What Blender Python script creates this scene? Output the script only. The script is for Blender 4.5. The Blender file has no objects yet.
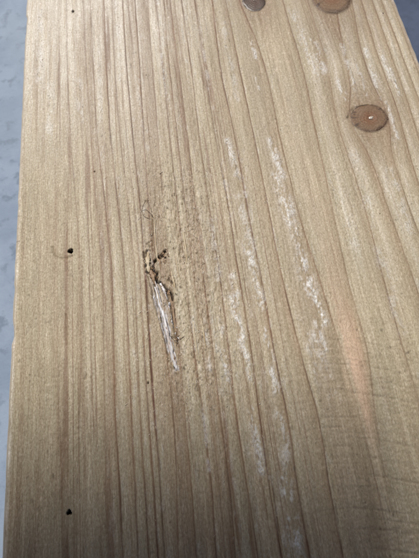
import bpy, bmesh, math, random
import numpy as np
from mathutils import Matrix, Vector

# ---------------------------------------------------------------- camera
SC = bpy.context.scene
COL = SC.collection
W = 0.140            # plank width (m)
T = 0.045            # plank thickness (m)
F = 419.0            # focal length in photo pixels (photo 419 x 558)
CXP, CYP = 209.5, 279.0

def nrm(v):
    v = np.array(v, float)
    return v / np.linalg.norm(v)
Yc = nrm((64 - CXP, CYP + 834, -F))                 # grain direction seen from the camera
Zc = np.array((0, 0, 1.0)); Zc = nrm(Zc - Yc * Zc.dot(Yc))
Xc = np.cross(Yc, Zc)
R = np.array((Xc, Yc, Zc))                          # camera -> world

def ray(px, py):
    d = np.stack([(np.asarray(px, float) - CXP) / F, (CYP - np.asarray(py, float)) / F,
                  -np.ones_like(np.asarray(px, float) + np.asarray(py, float))], -1)
    return d @ R.T
_l, _r = ray(26, 0), ray(395, 0)
H = W / (_r[0] / -_r[2] - _l[0] / -_l[2])           # height of the lens over the plank
CX = -H * _l[0] / -_l[2]
CAMP = np.array((CX, 0.0, T + H))

def P(px, py):
    """photo pixel -> point (x, y) on the plank's top face"""
    d = ray(px, py)
    t = H / -d[..., 2]
    return CAMP[0] + d[..., 0] * t, CAMP[1] + d[..., 1] * t

cam = bpy.data.cameras.new('camera')
camo = bpy.data.objects.new('camera', cam); COL.objects.link(camo)
M = Matrix(R.tolist()).to_4x4(); M.translation = Vector(CAMP)
camo.matrix_world = M
cam.sensor_fit = 'HORIZONTAL'; cam.sensor_width = 36.0; cam.lens = 36.0 * F / 419.0
cam.clip_start = 0.005; cam.clip_end = 100
cam.dof.use_dof = True
_d = ray(200, 300)
cam.dof.focus_distance = float(H / -_d[2])
cam.dof.aperture_fstop = 42.0
SC.camera = camo

# ---------------------------------------------------------------- light
SUN_EL, SUN_AZ = math.radians(56.5), math.radians(-21)     # azimuth from +Y, negative = to the left
world = bpy.data.worlds.new('World'); SC.world = world; world.use_nodes = True
wn = world.node_tree.nodes; wl = world.node_tree.links
sky = wn.new('ShaderNodeTexSky'); sky.sky_type = 'NISHITA'; sky.sun_disc = False
sky.sun_elevation = SUN_EL; sky.sun_rotation = SUN_AZ
sky.air_density = 1.0; sky.dust_density = 5.0; sky.ozone_density = .2
wl.new(sky.outputs[0], wn['Background'].inputs[0])
wn['Background'].inputs[1].default_value = 0.05
sl = bpy.data.lights.new('sun', 'SUN'); sl.energy = 3.9; sl.angle = math.radians(14); sl.color = (1.0, 0.965, 0.92)
so = bpy.data.objects.new('sun', sl); COL.objects.link(so)
sd = Vector((math.sin(SUN_AZ) * math.cos(SUN_EL), math.cos(SUN_AZ) * math.cos(SUN_EL), math.sin(SUN_EL)))
so.rotation_euler = sd.to_track_quat('Z', 'Y').to_euler(); so.location = (0, 0.5, 2)
SC.view_settings.view_transform = 'Standard'; SC.view_settings.look = 'None'
SC.view_settings.exposure = 0.0; SC.view_settings.gamma = 1.0; SC.view_settings.use_curve_mapping = False

# ---------------------------------------------------------------- numpy noise
_rng = np.random.default_rng(7)
_TAB = _rng.random((256, 256)).astype(np.float32)
def vnoise(x, y, s=0):
    """smooth value noise, about -1..1"""
    x = np.asarray(x) + s * 17.31; y = np.asarray(y) + s * 41.77
    xi = np.floor(x).astype(np.int64); yi = np.floor(y).astype(np.int64)
    fx = x - xi; fy = y - yi
    fx = fx * fx * (3 - 2 * fx); fy = fy * fy * (3 - 2 * fy)
    a = _TAB[xi & 255, yi & 255]; b = _TAB[(xi + 1) & 255, yi & 255]
    c = _TAB[xi & 255, (yi + 1) & 255]; d = _TAB[(xi + 1) & 255, (yi + 1) & 255]
    return ((a + (b - a) * fx) * (1 - fy) + (c + (d - c) * fx) * fy) * 2 - 1
def fbm(x, y, s=0, o=3):
    r = 0; a = 1.0; t = 0
    for k in range(o):
        r = r + a * vnoise(x, y, s + k * 3); t += a; a *= 0.55; x = x * 2.03; y = y * 2.03
    return r / t
def sstep(a, b, x):
    t = np.clip((x - a) / (b - a), 0, 1); return t * t * (3 - 2 * t)
MM = 0.001

# ---------------------------------------------------------------- growth-ring lines (photo pixels at nine rows)
ROWS = [0, 70, 140, 210, 280, 350, 420, 490, 558]
LINES = [  # x at each row, strength at top, strength at bottom, half width mm
    ([42, 41, 39, 36, 33, 31, 28, 26, 24], .10, .20, .5),
    ([54, 54, 55, 56, 57, 58, 59, 61, 63], .15, .22, .4),
    ([66.5, 68, 71, 76.5, 81, 81.5, 79, 77.5, 77], .55, .30, .45),
    ([83, 86.6, 91.6, 96.7, 103, 103.5, 105, 107, 109], .55, .6, .38),
    ([90.4, 93.6, 98, 106, 112.5, 113.5, 115.5, 120, 123], .8, .9, .30),
    ([104, 106.7, 111, 118.8, 125.5, 129, 131.5, 135, 138], .9, .85, .42),
    ([112, 115, 120.5, 129, 135.5, 137.6, 140.5, 145, 149], .45, .75, .28),
    ([117, 121, 127, 134.8, 140.5, 144, 148.5, 154, 158], .10, .85, .28),
    ([122.6, 127, 133.5, 140.6, 145.5, 150, 155, 161, 165], .95, 1.0, .34),
    ([135, 140, 144.4, 149, 156, 166, 174, 177, 179], .9, .55, .55),
    ([147.7, 152.7, 158.5, 164, 171, 179.5, 185.5, 192, 197], .55, .6, .5),
    ([156.5, 163, 170.5, 178, 186, 194.5, 204, 212, 217], .75, .7, .45),
    ([164, 170, 178, 186, 194.5, 203, 212, 220, 226], .8, .35, .45),
    ([170, 179, 188, 196, 204, 213, 221, 230, 236], .75, .8, .45),
    ([181.6, 191.6, 200, 210, 220.5, 229, 237, 247.7, 258], .7, .75, .40),
    ([195, 205, 216, 229, 240, 251, 260, 270, 282], .75, .95, .40),
    ([212.5, 221, 235.5, 248, 262, 274, 288, 298, 310], .9, .95, .42),
    ([227, 240, 255, 269, 283, 300, 319, 330, 343], .85, .95, .38),
    ([243, 266, 281, 298, 320, 341, 361, 378, 392], .9, .30, .55),
    ([283, 304, 319, 333, 348, 367, 376, 388, 402], .9, .20, .55),
    ([312, 330, 347, 366, 384, 404, 424, 440, 460], .55, .6, .38),
    ([334, 349, 367, 389, 414, 437, 459, 476, 496], .6, .7, .42),
    ([346, 366, 385, 410, 437, 462, 486, 504, 525], .65, .6, .40),
    ([358, 381, 402, 428, 456, 482, 508, 528, 550], .7, .6, .36),
    ([370, 395, 418, 446, 476, 503, 530, 552, 575], .75, .6, .34),
    ([380, 407, 432, 462, 493, 522, 550, 573, 598], .75, .6, .30),
    ([390, 417, 442, 470, 498, 526, 553, 578, 604], .5, .5, .26),
]
def catmull(ts, vs, t):
    ts = np.array(ts); vs = np.array(vs)
    m = np.gradient(vs, ts)
    i = np.clip(np.searchsorted(ts, t) - 1, 0, len(ts) - 2)
    h = ts[i + 1] - ts[i]; s = (t - ts[i]) / h
    inside = (s >= 0) & (s <= 1); sc = np.clip(s, 0, 1)
    r = ((2*sc**3 - 3*sc**2 + 1) * vs[i] + (sc**3 - 2*sc**2 + sc) * h * m[i]
         + (-2*sc**3 + 3*sc**2) * vs[i+1] + (sc**3 - sc**2) * h * m[i+1])
    ext = np.where(s < 0, m[i] * s * h, m[i+1] * (s - 1) * h) * 0.5
    return np.where(inside, r, r + ext)

# ---------------------------------------------------------------- board grid
ys_vis = [float(P(px, py)[1]) for px in (0, 419) for py in (0, 558)]
Y0, Y1 = min(ys_vis) - 0.006, max(ys_vis) + 0.006
DX, DY = 0.00021, 0.00023
RE = 0.0010                                      # edge rounding radius
xs = np.arange(RE, W - RE + DX / 2, DX); xs[-1] = W - RE
fine = np.arange(Y0, Y1, DY)
coarse_lo = Y0 - np.cumsum(np.linspace(.001, .012, 18))[::-1]
coarse_hi = fine[-1] + np.cumsum(np.linspace(.001, .012, 18))
ys = np.concatenate([coarse_lo, fine, coarse_hi])
NX, NY = len(xs), len(ys)
GX, GY = np.meshgrid(xs, ys)                      # rows = along the plank
XM, YM = GX / MM, GY / MM                         # in millimetres
print('grid', NX, NY, 'H', H, 'ylen', Y1 - Y0)

# line positions in plank coordinates
LX = np.zeros((len(LINES), NY)); LS = np.zeros_like(LX)
for k, (px, s0, s1, hw) in enumerate(LINES):
    x, y = P(np.array(px, float), np.array(ROWS, float))
    o = np.argsort(y)
    LX[k] = catmull(y[o], x[o], ys)
    f = np.clip((ys - y.min()) / (y.max() - y.min()), 0, 1)
    LS[k] = s1 + (s0 - s1) * f
for k in range(1, len(LINES)):                    # keep their order
    LX[k] = np.maximum(LX[k], LX[k-1] + 0.0006)

KNOTS = [  # px, py, half width px, half height px, grain push
    (369.0, 118, 18.5, 13.6, .60), (331, -3, 20, 16, .30), (254, 1, 11.5, 10, .35)]
def knot_world(k):
    px, py, rx, ry, g = k
    x, y = P(px, py); xa, ya = P(px + rx, py); xb, yb = P(px, py - ry)
    return float(x), float(y), float(np.hypot(xa - x, ya - y)), float(np.hypot(xb - x, yb - y)), g
KW = [knot_world(k) for k in KNOTS]

# grain wiggle and flow round the knots
SX = GX + 0.00013 * fbm(XM / 6, YM / 22, 1, 2) + 0.00006 * vnoise(XM / 1.5, YM / 5, 5) + 0.00003 * vnoise(XM / .6, YM / 1.2, 6)
halo = np.zeros_like(GX)
for (kx, ky, ra, rb, g) in KW:
    dx, dy = GX - kx, GY - ky
    q = (dx / ra) ** 2 + (dy / (rb * 1.9)) ** 2
    SX = SX - dx * g * np.minimum(1.0, 1 / np.maximum(q, .6)) * np.exp(-q / 9)
    q2 = (dx / (ra * 2.0)) ** 2 + (dy / (rb * 3.2)) ** 2
    halo = np.maximum(halo, np.exp(-q2 * 1.1))
U = np.zeros_like(GX)
idx = np.arange(len(LINES), dtype=float)
for j in range(NY):
    U[j] = np.interp(SX[j], LX[:, j], idx, left=-1, right=len(LINES))
KB = np.clip(np.floor(U).astype(int), 0, len(LINES) - 1)       # line on the left
KN = np.clip(KB + 1, 0, len(LINES) - 1)                        # line on the right
rowi = np.arange(NY)[:, None]
dL = (SX - LX[KB, rowi]) / MM                                  # mm past the left line
dR = (LX[KN, rowi] - SX) / MM
HW = np.array([l[3] for l in LINES]) * .85
def wobble(k, s):
    return 0.95 + 0.45 * vnoise(k * 7.7 + 0 * YM, YM / 14 + k * 3.1, s) + 0.18 * vnoise(XM / .5, YM / 2.2, s + 2)
lineR = np.exp(-np.maximum(dR, 0) / (HW[KN] * 1.15)) * LS[KN, rowi] * wobble(KN, 11)
lineL = np.exp(-np.abs(dL) ** 1.5 / (HW[KB] * .42) ** 1.5) * LS[KB, rowi] * wobble(KB, 11)
sec = np.abs(vnoise(SX / MM / 1.25, YM / 160, 14)) + .05 * vnoise(SX / MM / .5, YM / 6, 15)
sec = (1 - sstep(.02, .16, sec)) * sstep(-.35, .25, vnoise(SX / MM / 1.9, YM / 30, 16)) * (U > 1) * np.where(U > 16.5, .22, .55)
late = np.clip(np.maximum(np.maximum(lineR * 1.0, lineL), sec), 0, 1)
core = np.exp(-(np.minimum(np.abs(dL) + (U < 0) * 9, np.abs(dR)) / .17) ** 2) * np.where(dL < dR, LS[KB, rowi], LS[KN, rowi]) * (.65 + .5 * vnoise(XM / 3, YM / 11, 21))
core = np.clip(np.maximum(core, sec * .45), 0, 1)
calm = sstep(14.5, 17.0, U)
late = np.maximum(late, calm * .62 * np.exp(-np.maximum(dR, 0) / 1.1) * LS[KN, rowi])
core *= 1 - .12 * calm
warm_late = np.exp(-np.maximum(dR, 0) / 1.5) * LS[KN, rowi]     # wide soft run-up to a line

# ---------------------------------------------------------------- marks, all placed in plank coordinates
def seg(px0, py0, px1, py1):
    """distance (mm) to a segment given in photo pixels, and the 0..1 parameter"""
    ax, ay = P(px0, py0); bx, by = P(px1, py1)
    vx, vy = bx - ax, by - ay
    t = np.clip(((GX - ax) * vx + (GY - ay) * vy) / (vx * vx + vy * vy), 0, 1)
    return np.hypot(GX - ax - t * vx, GY - ay - t * vy) / MM, t
def poly(pts):
    d = np.full_like(GX, 1e3)
    for a, b in zip(pts[:-1], pts[1:]):
        d = np.minimum(d, seg(*a, *b)[0])
    return d
flake = np.zeros_like(GX)
FLAKES = [  # x, y, length px, half width px, amount ; lean along the grain
    (232,157,34,2.6,.8),(243,186,20,2,.5),(276,158,36,3.6,.8),(282,198,46,4,.9),(290,205,16,3,.7),(296,236,28,4,.8),
    (306,274,34,5,1.),(252,264,40,3.4,1.),(259,292,30,3.6,.9),(236,290,30,3,.7),(240,330,66,3.0,1.),(247,366,24,2.6,.8),
    (226,372,40,2.3,.9),(221,322,26,2,.6),(273,380,18,3.6,1.),(268,345,28,2.4,.8),(318,306,32,3.6,1.),(321,336,26,2.6,.6),
    (257,440,60,3.2,.9),(284,436,34,3,.7),(286,462,22,3,.7),(290,508,66,4.2,1.1),(280,424,22,3,.7),(298,545,30,3,.8),
    (254,50,16,1.8,.9),(257,82,14,1.4,.6),(318,56,30,4,.7),(341,88,22,3,.9),(354,84,10,2.4,.9),(371,66,34,2,.8),
    (376,84,30,1.8,.8),(300,30,34,4,.7),(311,62,40,4,.5),(395,82,26,1.8,.8),(362,80,30,1.8,.6),(384,62,34,1.8,.6),(347,62,34,2.4,.6),(392,120,36,1.8,.7),
    (207,345,50,1.8,.6),(206,440,60,1.6,.5),(214,330,40,1.6,.5),(194,330,40,1.4,.4),(163,74,40,1.5,.5),(186,60,60,1.8,.5),(160,20,50,1.6,.5),(205,60,60,2,.4),(230,60,80,3,.35),
    (40,45,70,4,.5),(50,110,50,5,.4),(80,100,40,4,.4),(118,40,80,3,.4),(100,80,80,2,.35),(140,110,60,2,.35),(400,200,60,4,.4),(360,180,50,5,.35),(350,220,50,6,.3),(390,290,80,5,.3),(215,250,60,3,.4),
    (325,370,70,4,.45),(310,350,60,4,.35),(228,200,60,3,.35),(246,225,60,3,.5)]
for i, (px, py, ln, hw, am) in enumerate(FLAKES):
    gx, gy = px - 64, py + 834.0                                # lean towards the vanishing point
    lean = gx / gy + (0.10 if 230 < px < 330 and py < 420 else 0)
    d, t = seg(px - lean * ln / 2, py - ln / 2, px + lean * ln / 2, py + ln / 2)
    wmm = hw * .33
    e = np.exp(-((d + .35 * fbm(XM / 1.1, YM / 2.4, 34)) / wmm) ** 2)
    flake = np.maximum(flake, e * am)
flake_soft = flake.copy()
fn = .5 + .55 * fbm(XM / 1.5, YM / 3.6, 31, 3) + .22 * vnoise(XM / .4, YM / .8, 33)
flake = np.clip(flake * sstep(.37, .70, fn) * 1.0, 0, 1)
# a general thin bloom of frayed early wood just right of each line
fray = sstep(.56, .82, .5 + .5 * fbm(XM / .8, YM / 3.2, 41, 3)) * np.exp(-((dL - .9) / 1.1) ** 2) * np.clip(LS[KB, rowi], 0, 1) * (U > 2)
flake = np.clip(np.maximum(flake, fray * .30), 0, 1)

pink = np.clip(halo * (.85 + .35 * fbm(XM / 2.5, YM / 7, 55)), 0, 1)
Uj = U + .14 * fbm(XM / 3, YM / 9, 52)
pl = sstep(18.0, 18.45, Uj) * (1 - sstep(18.6, 19.02, Uj))       # the smooth band between two rings
_, pyy = P(320, 230); _, py2 = P(370, 420); _, py3 = P(384, 450)
along = sstep(float(py3), float(py2), GY) * (1 - sstep(float(P(320, 250)[1]), float(P(300, 120)[1]), GY) * .35)
pinkband = pl * along * (.8 + .3 * fbm(XM / 2, YM / 8, 51))
_, glo = P(345, 340)
glow2 = sstep(17.85, 18.3, Uj) * (1 - sstep(18.2, 18.95, Uj)) * np.exp(-((GY - float(P(352, 372)[1])) / .016) ** 2) * (.75 + .4 * fbm(XM / 1.2, YM / 4, 53))  # sheen on the smooth band, put into the colour
glow = pl * np.exp(-((GY - float(P(352, 375)[1])) / .022) ** 2)  # wider part of the same painted sheen
for kk, am in ((17, .35), (12, .3), (15, .2), (9, .5), (8, .25), (16, .18), (3, .15)):
    pink = np.maximum(pink, am * sstep(kk, kk + .3, U) * (1 - sstep(kk + .8, kk + 1., U)))

# saw marks across the grain at the right
cxm, cym = P(300, 1010)
rr = YM + ((GX - float(P(318, 480)[0])) / MM) ** 2 / 130 + .35 * fbm(XM / 9, YM / 9, 61)
sawmask = sstep(0.070, 0.090, GX + .006 * fbm(XM / 12, YM / 12, 62)) * sstep(float(P(350, 250)[1]), float(P(350, 400)[1]), GY)
saw = vnoise(rr / 1.15, XM / 16, 63) + .5 * vnoise(rr / .5, XM / 9, 64)
ss = rr / 2.3 + .45 * vnoise(rr / 5, 0 * rr, 67)
sd0 = np.abs(ss - np.floor(ss) - .5) * 2.3
sawline = np.exp(-(sd0 / .24) ** 2) * np.clip(.35 + .9 * vnoise(np.floor(ss) * 3.7, XM / 14, 65), 0, 1) * sstep(-.6, .1, vnoise(XM / 6, YM / 3, 66))

# ---------------------------------------------------------------- height (mm)
left = 1 - sstep(.035, .07, GX)
clump = sstep(-.25, .5, fbm(XM / 7, YM / 16, 79, 3))
hgt = .078 * fbm(XM / .42, YM / .80, 71, 3) * (.5 + .8 * clump) + .028 * fbm(XM / .9, YM / 3.4, 72, 2)
hgt += .040 * vnoise(SX / MM / .38, YM / 12, 73) + .026 * vnoise(SX / MM / .8, YM / 40, 74)
mid = sstep(.036, .045, GX) * (1 - sstep(.085, .105, GX))
hgt += mid * (.080 * fbm(SX / MM / .48, YM / 2.1, 75, 3) + .075 * vnoise(SX / MM / .7, YM / 22, 76))
hgt += .03 * fbm(XM / 8, YM / 30, 77)
hgt += .065 * warm_late - .15 * core
hgt += flake * (.06 + .07 * vnoise(XM / .4, YM / .7, 78)) + flake_soft * .03
hgt += sawmask * (.045 * saw - .13 * sawline + .035 * vnoise(XM / 2.2, YM / .4, 68))
hgt *= 1 - .65 * np.clip(pinkband, 0, 1)
# slanting planer chatter at the lower left
CH = [((76, 441), (86, 433), (93, 430)), ((79, 494), (88, 486), (98, 479)), ((77, 552), (88, 544), (98, 537)),
      ((36, 442), (50, 434), (64, 430)), ((84, 392), (95, 362), (103, 380))]
for pts in CH:
    d = poly(pts)
    hgt += .085 * np.exp(-(d / .7) ** 2) * (.55 + .6 * vnoise(XM / .7, YM / .7, 81))
stain = np.zeros_like(GX)
# crescent dent beside the hole
dC = poly([(52.5, 247.5), (53, 252), (55, 256), (59, 258.3), (64, 258.6), (69, 258), (73, 256)])
hgt -= .20 * np.exp(-(dC / .34) ** 2)
dC2 = poly([(56, 249), (60, 253), (66, 255), (71, 255)])
hgt += .09 * np.exp(-(dC2 / .4) ** 2)
stain = np.maximum(stain, .28 * np.exp(-(poly([(52.3, 247), (52.8, 252), (54.5, 255.5)]) / .38) ** 2))
stain = np.maximum(stain, .12 * np.exp(-(poly([(54.5, 256), (60, 259), (66, 259)]) / .5) ** 2))
# thin cracks
for pts, w, dep in [([(66, 314), (66.5, 330), (67, 346)], .13, .22), ([(146.3, 281), (148.5, 310), (150, 346), (152.5, 382)], .22, .35),
                    ([(379, 309), (383, 320), (386, 330)], .14, .18), ([(385, 497), (388, 507), (391, 516)], .13, .12),
                    ([(157, 430), (159, 455), (161, 470)], .2, .2), ([(364, 395), (366, 408), (368, 412)], .13, .15),
                    ([(86.5, 375), (85, 379)], .25, .25), ([(320, 420), (331, 470), (338, 520), (343, 556)], .22, .16),
                    ([(273, 480), (281, 555)], .18, .16), ([(65, 200), (66, 214)], .12, .15)]:
    d = poly(pts)
    hgt -= dep * np.exp(-(d / w) ** 2); stain = np.maximum(stain, .38 * np.exp(-(d / (w * 1.0)) ** 2) * (.6 + .6 * vnoise(0 * YM, YM / 2.5, 84)))
# pin holes and specks
PINS = [(73, 11.5, .62), (146.2, 75.5, .24), (383.2, 13.3, .32), (94.6, 171.5, .30), (380, 214, .20), (148, 383, .30), (160.5, 174, .22)]
for px, py, r in PINS:
    x, y = P(px, py); d = np.hypot(GX - x, (GY - y) * .8) / MM + .06 * vnoise(XM / .2, YM / .2, 83)
    hgt -= 1.1 * r * (1 - sstep(r * .5, r, d)) - .05 * np.exp(-((d - r * 1.3) / .2) ** 2)
    stain = np.maximum(stain, .95 * (1 - sstep(r * .6, r * 1.1, d)))
# the two nail holes: open pits, lined by their own mesh below
HOLES = [(70.5, 251.0, .80), (69.0, 512.5, .62)]
HW_ = []
for px, py, r in HOLES:
    x, y = P(px, py); x = float(x); y = float(y)
    an = np.arctan2(GY - y, GX - x)
    d = np.hypot(GX - x, GY - y) / MM + .10 * np.sin(an * 3 + px) + .07 * np.sin(an * 7 + 1)
    hgt -= 3.0 * (1 - sstep(r * .80, r * 1.02, d))
    hgt += .10 * np.exp(-((d - r * 1.25) / .22) ** 2) * (.5 + .7 * vnoise(an * 2.2, 0 * an, 85))
    stain = np.maximum(stain, (1 - sstep(r * .9, r * 1.12, d)))
    HW_.append((x, y, r))
# torn-out gouge
gc = [(148.5, 252), (150, 268), (153, 280), (158, 296), (163, 314), (168, 338), (172.5, 356), (176, 370)]
gw = [.9, 1.35, 1.3, 1.9, 1.7, 1.15, 1.05, .45]
gd = np.full_like(GX, 1e3); gt = np.zeros_like(GX); sidev = np.zeros_like(GX)
for i, (a, b) in enumerate(zip(gc[:-1], gc[1:])):
    d, t = seg(*a, *b)
    ax, ay = P(*a); bx, by = P(*b)
    wl_ = gw[i] + (gw[i+1] - gw[i]) * t
    better = d / wl_ < gd
    cr = ((bx - ax) * (GY - ay) - (by - ay) * (GX - ax)) / math.hypot(bx - ax, by - ay) / MM
    sidev = np.where(better, cr / wl_, sidev)
    gt = np.where(better, (i + t) / (len(gc) - 1), gt); gd = np.where(better, d / wl_, gd)
gdn = gd + .18 * fbm(XM / .6, YM / 1.2, 91, 3)
gmask = 1 - sstep(.75, 1.05, gdn)
depth = .62 + .30 * vnoise(XM / .5, YM / 4, 92) + .30 * np.clip(-sidev, -1, 1)
hgt = hgt - gmask * depth + gmask * (.16 * fbm(SX / MM / .28, YM / 3.0, 93, 2) + .12 * fbm(XM / .4, YM / .5, 94))
hgt += .16 * np.exp(-((gdn - 1.2) / .25) ** 2) * (.5 + .8 * vnoise(XM / .6, YM / 1.5, 95))
silver = gmask * (.25 + .75 * sstep(.25, .6, gt)) * sstep(-.45, .25, fbm(SX / MM / .45, YM / 3.5, 96))
# dark tears across the gouge
TEAR = [((165, 251), (160, 257), (155, 261), (152, 268), (157, 274), (156, 281), (162, 284), (167, 290), (171, 293), (172.5, 300)),
        ((143.5, 253), (146, 264), (147, 272)), ((152, 216), (152.5, 236), (154, 252)), ((166, 291), (171, 310), (174, 326), (177, 342)),
        ((154, 284), (156, 300), (161, 318), (166, 346), (169, 362)), ((170, 276), (168, 280), (174, 284)), ((168, 331), (173, 338), (180, 340), (184, 337)),
        ((153, 240), (147, 244), (150, 247))]
for n, pts in enumerate(TEAR):
    d = poly(pts) + .08 * vnoise(XM / .3, YM / .3, 97)
    w = (.50, .38, .24, .36, .28, .32, .18, .26)[n] * (.75 + .5 * vnoise(XM / .5, YM / .6, 90)); dep = (1.0, .6, .35, .6, .5, .4, .15, .25)[n]
    hgt -= dep * np.exp(-(d / w) ** 2)
    stain = np.maximum(stain, (.95, .75, .45, .6, .30, .7, .5, .5)[n] * np.exp(-(d / (w * 1.05)) ** 2))
# roughened, furry strip beside the gouge
rough = np.exp(-((GX - float(P(185, 260)[0])) / .012) ** 2) * sstep(float(P(190, 440)[1]), float(P(190, 380)[1]), GY) * sstep(float(P(190, 120)[1]), float(P(190, 200)[1]), GY)
hgt += rough * (.22 * fbm(SX / MM / .40, YM / 1.5, 98, 3))
stain = np.maximum(stain, rough * .62 * sstep(.30, .60, fbm(XM / .55, YM / .9, 99, 3)))
red = np.exp(-(poly([(145.6, 272), (146.3, 281), (148.5, 310), (150, 346), (153, 395), (156, 425), (160, 470)]) / .24) ** 2) * (.75 + .5 * vnoise(0 * YM, YM / 6, 123))
speck = sstep(.50, .80, fbm(XM / .75, YM / 1.15, 124, 2)) * (.35 + .65 * sstep(.0, .5, fbm(XM / 9, YM / 14, 125)))
lightspeck = sstep(.38, .72, fbm(XM / .6, YM / 1.3, 126, 2)) * (.4 + .6 * clump)
lightspeck = np.maximum(lightspeck, rough * 1.2 * sstep(.22, .5, fbm(XM / .5, YM / 1.2, 129, 3)))
# seat of each knot
for (kx, ky, ra, rb, g) in KW:
    q = np.hypot((GX - kx) / ra, (GY - ky) / rb)
    hgt -= 1.2 * (1 - sstep(.93, .97, q))
    hgt += .05 * np.exp(-((q - 1.3) / .3) ** 2)
    ring = np.exp(-((q - 1.0) / .07) ** 2)
    an_ = np.arctan2(GY - ky, GX - kx)
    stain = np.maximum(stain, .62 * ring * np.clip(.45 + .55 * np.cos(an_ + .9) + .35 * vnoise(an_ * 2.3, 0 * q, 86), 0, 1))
kx, ky, ra, rb, g = KW[0]
dA = poly([(347, 118), (349, 112), (354, 108), (362, 105.5)]); stain = np.maximum(stain, .62 * np.exp(-(dA / .45) ** 2) * (.7 + .5 * vnoise(XM, YM, 87)))
# fade the detail of the unseen ends
ed = np.minimum(GX - RE, W - RE - GX) / MM
hgt *= sstep(-.05, .5, ed) * .9 + .1
# wane: the left arris is chipped back a little in places
chip = (.25 + .75 * sstep(.2, .8, .5 + .5 * vnoise(0 * YM, YM / 22, 101))) * np.exp(-((GX - RE) / .0009))
hgt -= .20 * chip
stain = np.clip(stain, 0, 1)

# ---------------------------------------------------------------- materials
def mat(name):
    m = bpy.data.materials.new(name); m.use_nodes = True
    nt = m.node_tree; b = nt.nodes['Principled BSDF']
    return m, nt, b
class N:
    def __init__(s, nt): s.nt = nt
    def new(s, t, **kw):
        n = s.nt.nodes.new(t)
        for k, v in kw.items(): setattr(n, k, v)
        return n
    def put(s, sock, v):
        if isinstance(v, (int, float)): sock.default_value = v
        elif isinstance(v, tuple): sock.default_value = v if len(v) != 3 or sock.type == 'VECTOR' else (*v, 1)
        else: s.nt.links.new(v, sock)
    def mix(s, f, a, b, mode='MIX'):
        n = s.new('ShaderNodeMix', data_type='RGBA', blend_type=mode)
        s.put(n.inputs[0], f); s.put(n.inputs[6], a); s.put(n.inputs[7], b)
        return n.outputs[2]
    def math(s, op, a, b=0.0, c=None, clamp=False):
        n = s.new('ShaderNodeMath', operation=op, use_clamp=clamp)
        s.put(n.inputs[0], a); s.put(n.inputs[1], b)
        if c is not None: s.put(n.inputs[2], c)
        return n.outputs[0]
    def noise(s, vec, scale, detail=3, rough=.55, scl=(1, 1, 1)):
        mp = s.new('ShaderNodeMapping'); s.put(mp.inputs[0], vec); mp.inputs['Scale'].default_value = scl
        n = s.new('ShaderNodeTexNoise'); s.put(n.inputs['Vector'], mp.outputs[0])
        n.inputs['Scale'].default_value = scale; n.inputs['Detail'].default_value = detail; n.inputs['Roughness'].default_value = rough
        return n.outputs[0]
    def remap(s, v, a, b, c=0., d=1.):
        n = s.new('ShaderNodeMapRange'); n.interpolation_type = 'SMOOTHSTEP'
        s.put(n.inputs[0], v)
        for i, q in enumerate((a, b, c, d)): n.inputs[1 + i].default_value = q
        return n.outputs[0]

pale = sstep(float(P(60, 230)[1]), float(P(60, 0)[1]), GY + .02 * fbm(XM / 14, YM / 30, 121)) * (1 - sstep(.035, .085, GX + .012 * fbm(XM / 6, YM / 30, 122)))  # paler far left: pale wood, plus top sheen put into the colour
edge_light = np.exp(-((GX - RE) / .00045) ** 2) * (.7 + .4 * vnoise(0 * YM, YM / 4, 127)) + .5 * np.exp(-((GX - W + RE) / .0004) ** 2)  # highlight along the arrises, put into the colour
fph = dL / np.maximum(dL + dR, .05)
early = np.exp(-((fph - .38) / .24) ** 2) * np.where(U > 19.3, 1.15, .30) * (U > 1.5) * (.55 + .6 * fbm(SX / MM / .8, YM / 9, 128)) * (GX < .139)
early = early * np.where(U > 19.3, sstep(float(P(380, 330)[1]), float(P(380, 190)[1]), GY), 1.0) * (1 - halo * .8)
pale = np.clip(np.maximum(np.maximum(pale, edge_light * .8), early * .75), 0, 1)
hgt += np.where(U > 19.3, .15 * early, 0)
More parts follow.
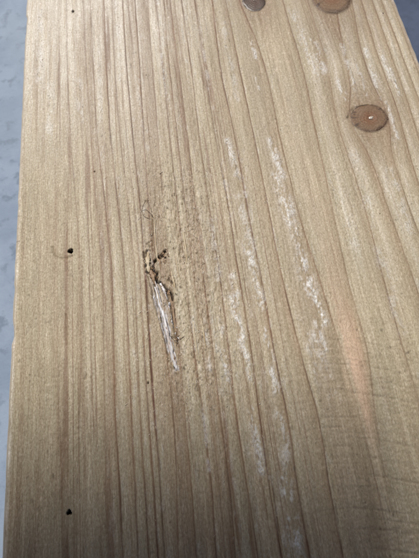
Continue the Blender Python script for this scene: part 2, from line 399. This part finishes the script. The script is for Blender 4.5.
def wood_material():
    m, nt, b = mat('weathered_softwood'); g = N(nt)
    a = g.new('ShaderNodeAttribute', attribute_name='marks'); sp = g.new('ShaderNodeSeparateColor'); nt.links.new(a.outputs['Color'], sp.inputs[0])
    late_, flake_, pink_ = sp.outputs; stain_ = a.outputs['Alpha']
    a2 = g.new('ShaderNodeAttribute', attribute_name='marks_two'); sp2 = g.new('ShaderNodeSeparateColor'); nt.links.new(a2.outputs['Color'], sp2.inputs[0])
    core_, silver_, band_ = sp2.outputs; sawl_ = a2.outputs['Alpha']
    gr = g.new('ShaderNodeAttribute', attribute_name='grain').outputs['Vector']     # x along the rings in mm, y along the plank in mm
    tc = g.new('ShaderNodeTexCoord').outputs['Object']
    busy = g.math('SUBTRACT', 1.0, g.math('MULTIPLY', g.new('ShaderNodeAttribute', attribute_name='calm').outputs['Fac'], .55))
    fib = g.noise(gr, 1.0, 4, .6, (2.6, .16, 1))          # long fibres
    fib2 = g.noise(gr, 1.0, 3, .6, (5.5, .55, 1))         # short fibres
    spk = g.noise(gr, 1.0, 3, .65, (2.6, 1.5, 1))         # fur / speckle
    big = g.noise(gr, 1.0, 3, .5, (.06, .022, 1))
    big2 = g.noise(gr, 1.0, 3, .5, (.13, .05, 1))
    c = g.mix(g.remap(big, .35, .65), (.366, .313, .203), (.330, .280, .183))
    c = g.mix(g.math('MULTIPLY', g.remap(big2, .42, .66), .55), c, (.42, .345, .225))
    a3 = g.new('ShaderNodeAttribute', attribute_name='marks_and_light'); sp3 = g.new('ShaderNodeSeparateColor'); nt.links.new(a3.outputs['Color'], sp3.inputs[0])
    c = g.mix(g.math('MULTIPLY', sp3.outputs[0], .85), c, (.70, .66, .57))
    stre = g.noise(gr, 1.0, 3, .55, (.42, .012, 1)); stre2 = g.noise(gr, 1.0, 3, .55, (.9, .022, 1))
    c = g.mix(g.math('MULTIPLY', busy, g.math('MULTIPLY', g.remap(stre, .45, .66), .60)), c, (.275, .195, .115))
    c = g.mix(g.math('MULTIPLY', g.remap(stre2, .50, .34), .50), c, (.50, .43, .30))
    c = g.mix(g.math('MULTIPLY', pink_, .90), c, (.215, .138, .080))
    c = g.mix(g.math('MULTIPLY', band_, .70), c, (.37, .225, .135))
    c = g.mix(g.math('MULTIPLY', busy, g.math('MULTIPLY', g.remap(fib, .40, .62), .42)), c, (.60, .49, .39), 'MULTIPLY')
    c = g.mix(g.math('MULTIPLY', busy, g.math('MULTIPLY', g.remap(fib2, .48, .66), .34)), c, (.56, .48, .40), 'MULTIPLY')
    c = g.mix(g.math('MULTIPLY', g.remap(fib2, .48, .34), .55), c, (1.28, 1.32, 1.45), 'MULTIPLY')
    c = g.mix(g.math('MULTIPLY', g.remap(spk, .50, .66), .42), c, (.50, .44, .38), 'MULTIPLY')
    c = g.mix(g.math('MULTIPLY', g.remap(spk, .49, .36), .45), c, (1.42, 1.48, 1.70), 'MULTIPLY')
    c = g.mix(g.math('MULTIPLY', late_, .95), c, (.190, .088, .036))
    c = g.mix(g.math('MULTIPLY', core_, .95), c, (.070, .028, .013))
    c = g.mix(g.math('MULTIPLY', sp3.outputs[2], .75), c, (.36, .33, .29), 'MULTIPLY')
    c = g.mix(g.math('MULTIPLY', a3.outputs['Alpha'], .55), c, (1.55, 1.6, 1.8), 'MULTIPLY')
    c = g.mix(g.math('MULTIPLY', sp3.outputs[1], .85), c, (.11, .028, .018))
    a4 = g.new('ShaderNodeAttribute', attribute_name='band_sheen')
    c = g.mix(g.math('MULTIPLY', a4.outputs['Fac'], g.remap(spk, .65, .35, .45, .85)), c, (.70, .48, .34))
    c = g.mix(g.math('MULTIPLY', sawl_, .28), c, (.13, .085, .05))
    c = g.mix(g.math('MULTIPLY', flake_, g.remap(spk, .70, .38, .25, .85)), c, (.70, .715, .72))
    c = g.mix(g.math('MULTIPLY', silver_, g.remap(fib2, .75, .35, .35, .92)), c, (.62, .63, .67))
    c = g.mix(g.math('MULTIPLY', stain_, .95), c, (.022, .014, .010))
    nt.links.new(c, b.inputs['Base Color'])
    ro = g.math('ADD', .56, g.math('MULTIPLY', g.math('SUBTRACT', spk, .5), .35))
    ro = g.math('SUBTRACT', ro, g.math('MULTIPLY', band_, .10))
    ro = g.math('SUBTRACT', ro, g.math('MULTIPLY', g.math('ADD', flake_, silver_), .16))
    ro = g.math('ADD', ro, g.math('MULTIPLY', stain_, .4), clamp=True)
    nt.links.new(ro, b.inputs['Roughness'])
    nt.links.new(g.math('SUBTRACT', .50, g.math('MULTIPLY', stain_, .45)), b.inputs['Specular IOR Level'])
    spf = g.noise(gr, 1.0, 3, .65, (5.0, 2.4, 1))
    hb = g.math('ADD', g.math('ADD', g.math('MULTIPLY', spk, .06), g.math('MULTIPLY', spf, .075)), g.math('MULTIPLY', fib2, .045))
    hb = g.math('ADD', hb, g.math('MULTIPLY', fib, .030))
    b.inputs['Sheen Weight'].default_value = .35; b.inputs['Sheen Roughness'].default_value = .45; b.inputs['Sheen Tint'].default_value = (1, .98, .94, 1)
    bp = g.new('ShaderNodeBump'); bp.inputs['Strength'].default_value = .8; bp.inputs['Distance'].default_value = .001
    nt.links.new(hb, bp.inputs['Height']); nt.links.new(bp.outputs[0], b.inputs['Normal'])
    return m
WOOD = wood_material()

def knot_material(name='knot_wood', k=(1.0, .90, .78)):
    m, nt, b = mat(name); g = N(nt)
    uv = g.new('ShaderNodeAttribute', attribute_name='ringpos'); sp = g.new('ShaderNodeSeparateXYZ'); nt.links.new(uv.outputs['Vector'], sp.inputs[0])
    r, an = sp.outputs[0], sp.outputs[1]
    tc = g.new('ShaderNodeTexCoord').outputs['Object']
    n1 = g.noise(tc, 500, 4, .6); n2 = g.noise(tc, 1800, 3, .6)
    rj = g.math('ADD', r, g.math('MULTIPLY', g.math('SUBTRACT', n1, .5), .34))
    wv = g.math('SINE', g.math('MULTIPLY', rj, 44.0))
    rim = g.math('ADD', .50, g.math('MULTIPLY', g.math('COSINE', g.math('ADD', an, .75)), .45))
    c = g.mix(g.remap(rj, .25, .62), (.165, .086, .045), (.160, .108, .068))
    c = g.mix(g.math('MULTIPLY', g.remap(n1, .48, .66), .5), c, (.13, .080, .048))
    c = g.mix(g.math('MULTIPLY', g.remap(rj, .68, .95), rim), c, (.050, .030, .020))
    c = g.mix(g.math('MULTIPLY', g.math('MULTIPLY', g.remap(wv, .0, 1.), n1), .60), c, (.10, .058, .032))
    c = g.mix(g.math('MULTIPLY', g.remap(n2, .45, .7), .4), c, (.30, .23, .17))
    ck = g.new('ShaderNodeTexNoise'); cv = g.new('ShaderNodeCombineXYZ'); nt.links.new(g.math('MULTIPLY', an, 2.2), cv.inputs[0]); nt.links.new(g.math('MULTIPLY', r, 1.1), cv.inputs[1]); nt.links.new(cv.outputs[0], ck.inputs['Vector']); ck.inputs['Scale'].default_value = 1.6
    c = g.mix(g.math('MULTIPLY', g.remap(ck.outputs[0], .60, .70), .75), c, (.04, .022, .014))
    c = g.mix(g.math('MULTIPLY', g.remap(rj, .20, .05), .7), c, (.10, .045, .022))
    c = g.mix(1.0, c, k, 'MULTIPLY')
    nt.links.new(c, b.inputs['Base Color']); b.inputs['Roughness'].default_value = .42
    bp = g.new('ShaderNodeBump'); bp.inputs['Strength'].default_value = .7; bp.inputs['Distance'].default_value = .001
    nt.links.new(g.math('ADD', g.math('MULTIPLY', n2, .08), g.math('MULTIPLY', wv, .008 * k[2])), bp.inputs['Height'])
    nt.links.new(bp.outputs[0], b.inputs['Normal'])
    return m
KNOTM = [knot_material(), knot_material('warm_knot_wood', (1.05, .95, .80)), knot_material('dark_knot_wood', (.40, .34, .34))]
def plain(name, c0, c1, scale, rough, spec=.5, scl=(1, 1, 1)):
    m, nt, b = mat(name); g = N(nt)
    tc = g.new('ShaderNodeTexCoord').outputs['Object']
    n = g.noise(tc, scale, 4, .6, scl)
    nt.links.new(g.mix(g.remap(n, .35, .65), c0, c1), b.inputs['Base Color'])
    b.inputs['Roughness'].default_value = rough; b.inputs['Specular IOR Level'].default_value = spec
    return m
DARK = plain('hole_wood', (.020, .013, .009), (.05, .033, .02), 2500, .9, .1)
RESIN = plain('dried_resin', (.45, .38, .30), (.72, .68, .61), 900, .25, .6)  # resin drops; the pale colour carries their white highlight
PALE = plain('torn_pale_wood', (.66, .67, .70), (.40, .35, .32), 1500, .36, .5, (1, .2, 1))
TAN = plain('torn_tan_wood', (.52, .44, .31), (.36, .27, .16), 1500, .5, .4, (1, .2, 1))
BROWN = plain('torn_brown_wood', (.30, .20, .12), (.17, .10, .055), 1500, .55, .4, (1, .2, 1))
HAIR = plain('dark_fibre', (.045, .028, .018), (.10, .065, .04), 2000, .6, .3)

def ground_material(name='pale_blue_grey_concrete', k=(.48, .50, .515)):
    m, nt, b = mat(name); g = N(nt)
    tc = g.new('ShaderNodeTexCoord').outputs['Object']
    n1 = g.noise(tc, 45, 5, .6); n2 = g.noise(tc, 160, 4, .6); n3 = g.noise(tc, 9, 3, .5)
    c = g.mix(g.remap(n1, .38, .62), (.36, .455, .61), (.46, .56, .72))
    c = g.mix(g.math('MULTIPLY', g.remap(n2, .52, .68), .8), c, (.24, .31, .42))
    c = g.mix(g.math('MULTIPLY', g.remap(n3, .4, .65), .55), c, (.55, .64, .76))
    c = g.mix(1.0, c, k, 'MULTIPLY')
    nt.links.new(c, b.inputs['Base Color']); b.inputs['Roughness'].default_value = .75
    bp = g.new('ShaderNodeBump'); bp.inputs['Strength'].default_value = .5; bp.inputs['Distance'].default_value = .0006
    nt.links.new(n2, bp.inputs['Height']); nt.links.new(bp.outputs[0], b.inputs['Normal'])
    return m

# ---------------------------------------------------------------- mesh helpers
def mesh_obj(name, verts, faces, material, parent=None, smooth=True):
    me = bpy.data.meshes.new(name); me.from_pydata([tuple(v) for v in verts], [], faces); me.update()
    if smooth: me.polygons.foreach_set('use_smooth', [True] * len(me.polygons))
    me.materials.append(material)
    o = bpy.data.objects.new(name, me); COL.objects.link(o)
    if parent: o.parent = parent
    return o

def bilin(A, x, y):
    i = np.clip(np.interp(x, xs, np.arange(NX)), 0, NX - 1); j = np.clip(np.interp(y, ys, np.arange(NY)), 0, NY - 1)
    return float(A[int(round(float(j))), int(round(float(i)))])
def surf(px, py):
    x, y = P(px, py); x = float(x); y = float(y)
    return Vector((x, y, T + bilin(hgt, x, y) * MM))

# ---------------------------------------------------------------- ground
gs = 6.0; ng = 24
gv = [(-gs + 2*gs*i/ng, -gs + 2*gs*j/ng, 0) for j in range(ng + 1) for i in range(ng + 1)]
gf = [(j*(ng+1)+i, j*(ng+1)+i+1, (j+1)*(ng+1)+i+1, (j+1)*(ng+1)+i) for j in range(ng) for i in range(ng)]
go = mesh_obj('ground', gv, gf, ground_material(), smooth=False); go['kind'] = 'structure'
# added slab, from under the plank rightwards: its dark colour deepens the shade there
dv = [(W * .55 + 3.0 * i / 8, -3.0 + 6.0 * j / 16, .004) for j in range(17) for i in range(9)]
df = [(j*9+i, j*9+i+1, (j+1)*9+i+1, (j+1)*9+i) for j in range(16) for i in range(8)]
do = mesh_obj('added_shade_floor', dv, df, ground_material('shade_blue_grey_concrete', (.115, .135, .185)), smooth=False); do['kind'] = 'structure'

# ---------------------------------------------------------------- plank
plank = bpy.data.objects.new('plank', None); COL.objects.link(plank)
plank['label'] = 'worn pale softwood plank with brown knots, a torn gouge and two nail holes'
plank['category'] = 'plank'

# cross-section: right side up over the top to the left side and the underside
NA = 7
def build_board():
    secx, secz, src = [], [], []                  # offsets of the profile; src = grid column
    prof = []
    prof.append((0.002, 0.0, 0)); prof.append((0.0, 0.002, 0)); prof.append((0.0, T * .35, 0)); prof.append((0.0, T * .7, 0))
    for k in range(NA):
        a = math.pi / 2 * k / NA
        prof.append((RE - RE * math.cos(a), T - RE + RE * math.sin(a), 0))
    n_left = len(prof)
    right = [(W - x, z, NX - 1) for (x, z, s) in reversed(prof)]
    ncol = n_left + NX + n_left
    V = np.zeros((NY, ncol, 3))
    V[:, :, 1] = ys[:, None]
    edge_n = np.stack([.00012 * vnoise(0 * ys, ys / MM / 3 + k * .2, 111) + .00055 * sstep(.35, .85, vnoise(0 * ys, ys / MM / 7, 112)) * (k > 3) for k in range(n_left)], 1)
    for k, (x, z, s) in enumerate(prof):
        w = max(0, (z - (T - RE)) / RE)
        V[:, k, 0] = x + edge_n[:, k]; V[:, k, 2] = z + hgt[:, 0] * MM * w
    V[:, n_left:n_left + NX, 0] = GX; V[:, n_left:n_left + NX, 2] = T + hgt * MM
    for k, (x, z, s) in enumerate(right):
        w = max(0, (z - (T - RE)) / RE)
        V[:, n_left + NX + k, 0] = x + edge_n[:, k]; V[:, n_left + NX + k, 2] = z + hgt[:, -1] * MM * w
    # quads
    jj, ii = np.meshgrid(np.arange(NY - 1), np.arange(ncol), indexing='ij')
    i2 = (ii + 1) % ncol
    q = np.stack([jj * ncol + ii, jj * ncol + i2, (jj + 1) * ncol + i2, (jj + 1) * ncol + ii], -1).reshape(-1, 4)
    me = bpy.data.meshes.new('board')
    nf = len(q); caps = [list(range(ncol))[::-1], [(NY - 1) * ncol + i for i in range(ncol)]]
    loops = np.concatenate([q.ravel(), np.array(caps[0]), np.array(caps[1])]).astype(np.int32)
    starts = np.concatenate([np.arange(nf) * 4, [nf * 4, nf * 4 + ncol]]).astype(np.int32)
    me.vertices.add(NY * ncol); me.vertices.foreach_set('co', V.reshape(-1).astype(np.float32))
    me.loops.add(len(loops)); me.loops.foreach_set('vertex_index', loops)
    me.polygons.add(nf + 2); me.polygons.foreach_set('loop_start', starts)
    sm = np.ones(nf + 2, bool); sm[-2:] = False
    me.update(calc_edges=True); me.polygons.foreach_set('use_smooth', sm)
    def full(A):
        return np.concatenate([np.repeat(A[:, :1], n_left, 1), A, np.repeat(A[:, -1:], n_left, 1)], 1)
    def attr(name, four):
        at = me.attributes.new(name, 'FLOAT_COLOR', 'POINT')
        at.data.foreach_set('color', np.stack([full(np.clip(a, 0, 1)) for a in four], -1).astype(np.float32).ravel())
    edgefade = np.ones_like(GX)
    attr('marks', (late, flake, np.clip(pink, 0, 1), stain))
    attr('marks_two', (core, silver, np.clip(.35 * pinkband + .35 * glow, 0, 1), sawmask * sawline))
    attr('marks_and_light', (pale, red, speck, lightspeck))
    at = me.attributes.new('band_sheen', 'FLOAT', 'POINT'); at.data.foreach_set('value', full(np.clip(glow2, 0, 1)).astype(np.float32).ravel())
    at = me.attributes.new('calm', 'FLOAT', 'POINT'); at.data.foreach_set('value', full(np.clip(calm, 0, 1)).astype(np.float32).ravel())
    gr = me.attributes.new('grain', 'FLOAT_VECTOR', 'POINT')
    gxx = full(SX / MM); gxx[:, :n_left] -= np.linspace(T / MM, .2, n_left); gxx[:, -n_left:] += np.linspace(.2, T / MM, n_left)
    G = np.stack([gxx, full(YM), 0 * gxx], -1)
    gr.data.foreach_set('vector', G.astype(np.float32).ravel())
    me.materials.append(WOOD); me.validate()
    o = bpy.data.objects.new('board', me); COL.objects.link(o); o.parent = plank
    return o
build_board()

# knots: each a dished plug with its own rings
def make_knot(i, kw, bead):
    kx, ky, ra, rb, g = kw
    na, nr = 64, 22; rnd = random.Random(i + 3)
    ph = [rnd.uniform(0, 6.28) for _ in range(4)]
    V, A = [], []
    V.append((0, 0, 0)); A.append((0, 0, 0))
    for r in range(1, nr + 1):
        t = r / nr * 1.0
        for a in range(na):
            an = 2 * math.pi * a / na
            rad = t * (1 + .06 * math.sin(an * 2 + ph[0]) * t + .035 * math.sin(an * 5 + ph[1]) * t + .03 * math.sin(an * 9 + ph[2]) * t)
            z = .02 * math.sin(t * 40) * MM + .05 * MM * math.sin(an * 3 + t * 5) * t
            if t > .86: z -= ((t - .86) / .14) ** 2 * .16 * MM
            z += .10 * MM * (1 - t * t)
            if bead and t < .35: z -= .12 * MM * (1 - t / .35)
            cx = .06 * (1 - t) * ra
            V.append((math.cos(an) * rad * ra * 1.05 + cx, math.sin(an) * rad * rb * 1.05, z)); A.append((t, an, 0))
    Fc = [(0, 1 + a, 1 + (a + 1) % na) for a in range(na)]
    for r in range(nr - 1):
        for a in range(na):
            b0 = 1 + r * na; b1 = b0 + na; a2 = (a + 1) % na
            Fc.append((b0 + a, b1 + a, b1 + a2, b0 + a2))
    # skirt into the seat
    base = len(V); last = 1 + (nr - 1) * na
    for a in range(na):
        x, y, z = V[last + a]; V.append((x * .99, y * .99, z - 1.0 * MM)); A.append((1, 0, 0))
    for a in range(na):
        a2 = (a + 1) % na; Fc.append((last + a, base + a, base + a2, last + a2))
    o = mesh_obj('knot', V, Fc, KNOTM[i], plank); o.location = (kx, ky, T + .02 * MM)
    at = o.data.attributes.new('ringpos', 'FLOAT_VECTOR', 'POINT'); at.data.foreach_set('vector', np.array(A, np.float32).ravel())
    return o
knots = [make_knot(i, k, i == 0) for i, k in enumerate(KW)]
knots[0]['label'] = 'round brown knot with a dried resin drop at its heart, the white highlight in its colour'
knots[1]['label'] = 'large ringed brown knot cut by the top of the picture'
knots[2]['label'] = 'small dark grey knot left of the large ringed one'
def bead(parent, x, y, sx, sy, h, rot, seed):
    bm = bmesh.new(); bmesh.ops.create_icosphere(bm, subdivisions=3, radius=1)
    rnd = random.Random(seed)
    for v in bm.verts:
        n = 1 + .18 * math.sin(v.co.x * 4 + seed) + .14 * math.sin(v.co.y * 5 + v.co.x * 3)
        v.co = Vector((v.co.x * sx * n, v.co.y * sy * n, v.co.z * h))
    me = bpy.data.meshes.new('resin_drop'); bm.to_mesh(me); bm.free(); me.materials.append(RESIN)
    me.polygons.foreach_set('use_smooth', [True] * len(me.polygons))
    o = bpy.data.objects.new('resin_drop', me); COL.objects.link(o); o.parent = parent
    o.location = (x, y, .02 * MM); o.rotation_euler = (0, 0, rot)
bead(knots[0], .0006, .0000, .00100, .00048, .00026, .35, 2)
bead(knots[2], .0004, .0006, .00060, .00045, .00025, .2, 5)

# lining of the two nail holes
for (x, y, r) in HW_:
    V, Fc = [], []; na = 20; prof = [(1.06, -.35), (.98, -.8), (.9, -1.6), (.8, -2.5), (.4, -3.2)]
    for (q, z) in prof:
        for a in range(na):
            an = 2 * math.pi * a / na
            k = 1 + .08 * math.sin(an * 3 + x * 900) + .05 * math.sin(an * 7)
            V.append((q * r * k * MM * .97, q * r * k * MM * .97, z * MM) if False else (math.cos(an) * q * r * k * MM, math.sin(an) * q * r * k * MM, z * MM))
    for s in range(len(prof) - 1):
        for a in range(na):
            a2 = (a + 1) % na; Fc.append((s*na+a, s*na+a2, (s+1)*na+a2, (s+1)*na+a))
    Fc.append(tuple((len(prof)-1)*na + a for a in range(na)))
    o = mesh_obj('nail_hole', V, Fc, DARK, plank); o.location = (x, y, T + .1 * MM)

# splinters of the gouge: tapered slivers following pixel paths, with lift (mm) and half width (mm)
def sliver(name, pts, lifts, widths, material, thick=.18, parent=None, twist=.15, seed=0):
    rnd = random.Random(seed)
    n = 20; c = [surf(*p) for p in pts]
    base = [Vector((p.x, p.y, T)) for p in c]
    V = []; k = len(pts) - 1
    P_ = []
    for i in range(n + 1):
        t = i / n * k; j = min(int(t), k - 1); f = t - j
        p = base[j].lerp(base[j+1], f); l = lifts[j] + (lifts[j+1] - lifts[j]) * f; w = widths[j] + (widths[j+1] - widths[j]) * f
        P_.append((p + Vector((0, 0, l * MM)), w * (1 + .35 * rnd.uniform(-1, 1))))
    nc = 6
    for i, (p, w) in enumerate(P_):
        a = P_[max(i-1, 0)][0]; b = P_[min(i+1, n)][0]
        tan = (b - a).normalized(); sd_ = tan.cross(Vector((0, 0, 1))).normalized()
        sd_ = (sd_ + Vector((0, 0, twist * math.sin(i * .6 + seed)))).normalized(); up = sd_.cross(tan).normalized()
        for q in range(nc):
            an = 2 * math.pi * q / nc
            V.append(p + sd_ * (math.cos(an) * w * MM * (1 + .15 * rnd.uniform(-1, 1))) + up * (math.sin(an) * thick * MM * (1 + .3 * rnd.uniform(-1, 1))))
    Fc = []
    for i in range(n):
        for q in range(nc):
            q2 = (q + 1) % nc; Fc.append((i*nc+q, i*nc+q2, (i+1)*nc+q2, (i+1)*nc+q))
    Fc.append(tuple(range(nc))[::-1]); Fc.append(tuple(n*nc + q for q in range(nc)))
    return mesh_obj(name, V, Fc, material, parent or plank)
SL = [  # path px, lifts, widths, material
    ([(155.5, 286), (160, 304), (165, 322)], [-.6, -.3, -.45], [.45, .6, .2], PALE),
    ([(162, 308), (167, 332), (172, 354), (176.5, 370)], [-.4, -.12, -.15, -.15], [.3, .62, .62, .38], PALE),
    ([(154, 215), (155, 232), (156.5, 250), (157.5, 263)], [.05, .15, .15, -.1], [.12, .2, .22, .15], TAN),
    ([(152.4, 218), (153.4, 238), (155, 258)], [.05, .1, .0], [.1, .14, .1], BROWN),
    ([(148, 252), (147.5, 262), (149, 272)], [-.3, .0, -.3], [.5, .8, .4], TAN),
    ([(150, 270), (153, 277), (154.5, 284)], [-.4, .0, -.3], [.5, .7, .3], BROWN),
    ([(168.5, 290), (173, 308), (175, 325), (177, 344)], [-.2, .15, .1, -.1], [.2, .32, .28, .1], BROWN),
    ([(166, 296), (170, 312), (173, 328)], [-.3, .0, -.3], [.2, .3, .15], PALE),
    ([(160, 283), (164, 290), (167, 300)], [-.3, .05, -.3], [.3, .5, .25], PALE),
    ([(171, 272), (174, 282), (176, 294)], [.0, .2, .0], [.2, .4, .2], TAN),
    ([(176, 255), (178, 270), (180, 284)], [.0, .15, .0], [.12, .22, .12], TAN),
    ([(183, 232), (186, 250), (187, 264)], [.0, .18, .0], [.2, .35, .15], TAN),
    ([(156, 256), (160, 262), (161, 272)], [-.2, .1, -.3], [.2, .35, .2], BROWN),
    ([(193, 322), (196, 345), (199, 362)], [.0, .15, .0], [.15, .25, .12], TAN),
    ([(201, 318), (204, 335), (206, 350)], [.0, .15, .0], [.15, .3, .12], TAN),
]
for i, (pts, lf, wd, mt) in enumerate(SL):
    sliver('splinter', pts, lf, wd, mt, seed=i, thick=.14 if max(wd) < .4 else .2)
# small torn chips along the tear
rc = random.Random(12)
for i in range(34):
    j = rc.randrange(len(TEAR[0]) - 1) if i % 3 else 0; tt = rc.random()
    pth = TEAR[0] if i % 4 else TEAR[3]
    j = min(j, len(pth) - 2); a, b = pth[j], pth[j + 1]
    px = a[0] + (b[0] - a[0]) * tt + rc.uniform(-3.5, 3.5); py = a[1] + (b[1] - a[1]) * tt + rc.uniform(-3, 4)
    ang = rc.gauss(1.75, .5); ln = rc.uniform(2, 7)
    q = [(px, py), (px - math.cos(ang) * ln * .5 + rc.uniform(-.6, .6), py + math.sin(ang) * ln * .5), (px - math.cos(ang) * ln, py + math.sin(ang) * ln)]
    SL.append((q, [-.3, rc.uniform(-.1, .25), -.2], [.08, rc.uniform(.14, .34), .06], (PALE, BROWN, BROWN, HAIR)[i % 4]))
for i in range(30):
    j = rc.randrange(2, len(gc) - 1); tt = rc.random(); a, b = gc[j], gc[j + 1]
    off = rc.uniform(-1, 1) * gw[j] * 3.0
    px = a[0] + (b[0] - a[0]) * tt + off * .95; py = a[1] + (b[1] - a[1]) * tt
    ln = rc.uniform(5, 20); dx = (b[0] - a[0]) / (b[1] - a[1]) + rc.gauss(0, .05)
    q = [(px - dx * ln / 2, py - ln / 2), (px + rc.uniform(-.4, .4), py), (px + dx * ln / 2, py + ln / 2)]
    SL.append((q, [-.35, rc.uniform(-.12, .16), -.35], [.05, rc.uniform(.08, .24), .04], (PALE, TAN, PALE, BROWN)[i % 4]))
for i, (pts, lf, wd, mt) in list(enumerate(SL))[15:]:
    sliver('splinter', pts, lf, wd, mt, seed=i, thick=.12, twist=.5)
# loose dark hairs
HR = [[(146, 200), (143, 206), (141.5, 211), (143.5, 216), (148, 218.5), (153, 219.5)], [(142, 211), (146, 209.5), (151, 214), (154, 219), (152, 214)],
      [(147, 201), (149.5, 206), (152, 212)], [(167, 331), (171, 337), (175, 341), (182, 338), (185, 336)], [(176, 334), (178, 341), (176, 347)],
      [(170, 336), (176, 337.5), (180, 335)], [(168, 278), (171, 281), (174, 279)], [(172, 297), (176, 294), (179, 297)]]
for i, h in enumerate(HR):
    sliver('fibre_curl', h, [.05 + .25 * math.sin(math.pi * k / (len(h) - 1)) for k in range(len(h))], [.045] * len(h), HAIR, thick=.045, seed=40 + i, twist=0)

# torn fibres standing up over the furry patches: too many to count
def fibres():
    rnd = np.random.default_rng(5)
    V, Fc = [], []
    dens = flake + .010 + .35 * rough
    vis = (GY > Y0) & (GY < Y1)
    p = (dens * vis).ravel() ** 1.2; cs = np.cumsum(p); cs /= cs[-1]
    pick = np.searchsorted(cs, rnd.random(5200))
    for t in pick:
        j, i = divmod(int(t), NX)
        if i < 6 or i > NX - 7: continue
        if stain[j, i] > .5: continue
        x, y, z = xs[i], ys[j], T + hgt[j, i] * MM
        L = rnd.uniform(.35, 1.15) * MM; w = rnd.uniform(.035, .085) * MM
        an = math.pi / 2 + rnd.normal(0, .38); bend = rnd.normal(0, .3); lift = rnd.uniform(.03, .22) * MM
        b = len(V)
        for s in range(4):
            f = s / 3; a = an + bend * f
            px = x + math.cos(a) * L * (f - .5); py = y + math.sin(a) * L * (f - .5); pz = z + lift * math.sin(math.pi * (.15 + .75 * f)) - .02 * MM
            ww = w * (1 - .55 * abs(2 * f - 1))
            V.append((px - math.sin(a) * ww, py + math.cos(a) * ww, pz)); V.append((px + math.sin(a) * ww, py - math.cos(a) * ww, pz + ww * rnd.uniform(-.8, .8)))
        for s in range(3):
            q = b + s * 2; Fc.append((q, q + 1, q + 3, q + 2))
    o = mesh_obj('torn_fibres', V, Fc, FIB, plank); o['kind'] = 'stuff'
FIB = plain('frayed_fibre', (.52, .46, .36), (.40, .32, .22), 900, .5, .5)
fibres()

# ---------------------------------------------------------------- the phone added out of view over the plank, shaped to shade the near end
def rounded_box(name, x0, x1, y0, y1, z0, z1, r, material, parent, bev=.0012):
    V, ns = [], 8
    def outline(ins, z):
        for cx, cy, a0 in ((x1 - r, y1 - r, 0), (x0 + r, y1 - r, 90), (x0 + r, y0 + r, 180), (x1 - r, y0 + r, 270)):
            for k in range(ns + 1):
                a = math.radians(a0 + 90 * k / ns); V.append((cx + (r - ins) * math.cos(a), cy + (r - ins) * math.sin(a), z))
    n = 4 * (ns + 1)
    for ins, z in ((bev, z0), (bev * .3, z0 + bev * .3), (0, z0 + bev), (0, z1 - bev), (bev * .3, z1 - bev * .3), (bev, z1)): outline(ins, z)
    Fc = [tuple(range(n))[::-1], tuple(5 * n + i for i in range(n))]
    for l in range(5):
        for i in range(n):
            j = (i + 1) % n; Fc.append((l*n+i, l*n+j, (l+1)*n+j, (l+1)*n+i))
    return mesh_obj(name, V, Fc, material, parent, smooth=False)
PHB = plain('blocker_back', (.02, .021, .024), (.026, .027, .03), 300, .35)
PHM = plain('blocker_metal', (.06, .06, .065), (.075, .075, .08), 300, .3)
GLS = plain('blocker_glass', (.006, .006, .008), (.008, .008, .01), 300, .06)
blocker = bpy.data.objects.new('shade_blocker', None); COL.objects.link(blocker); blocker.matrix_world = M
blocker['label'] = 'dark tablet added out of view, shaped to shade the near end of the plank'; blocker['category'] = 'shade_blocker'
rounded_box('blocker_case', -.121, .0070, -.012, .099, .0045, .0125, .009, PHB, blocker)
rounded_box('blocker_face', -.118, .0040, -.009, .096, .0126, .0129, .009, GLS, blocker, .0001)
rounded_box('blocker_bump', -.020, .0075, -.0085, .020, .0028, .0044, .007, PHM, blocker, .0005)
for lx, ly in ((0, 0), (-.011, .011)):
    rounded_box('lens', lx - .005, lx + .005, ly - .005, ly + .005, .0014, .0027, .0049, GLS, blocker, .0004)  # lens-shaped parts of the added blocker
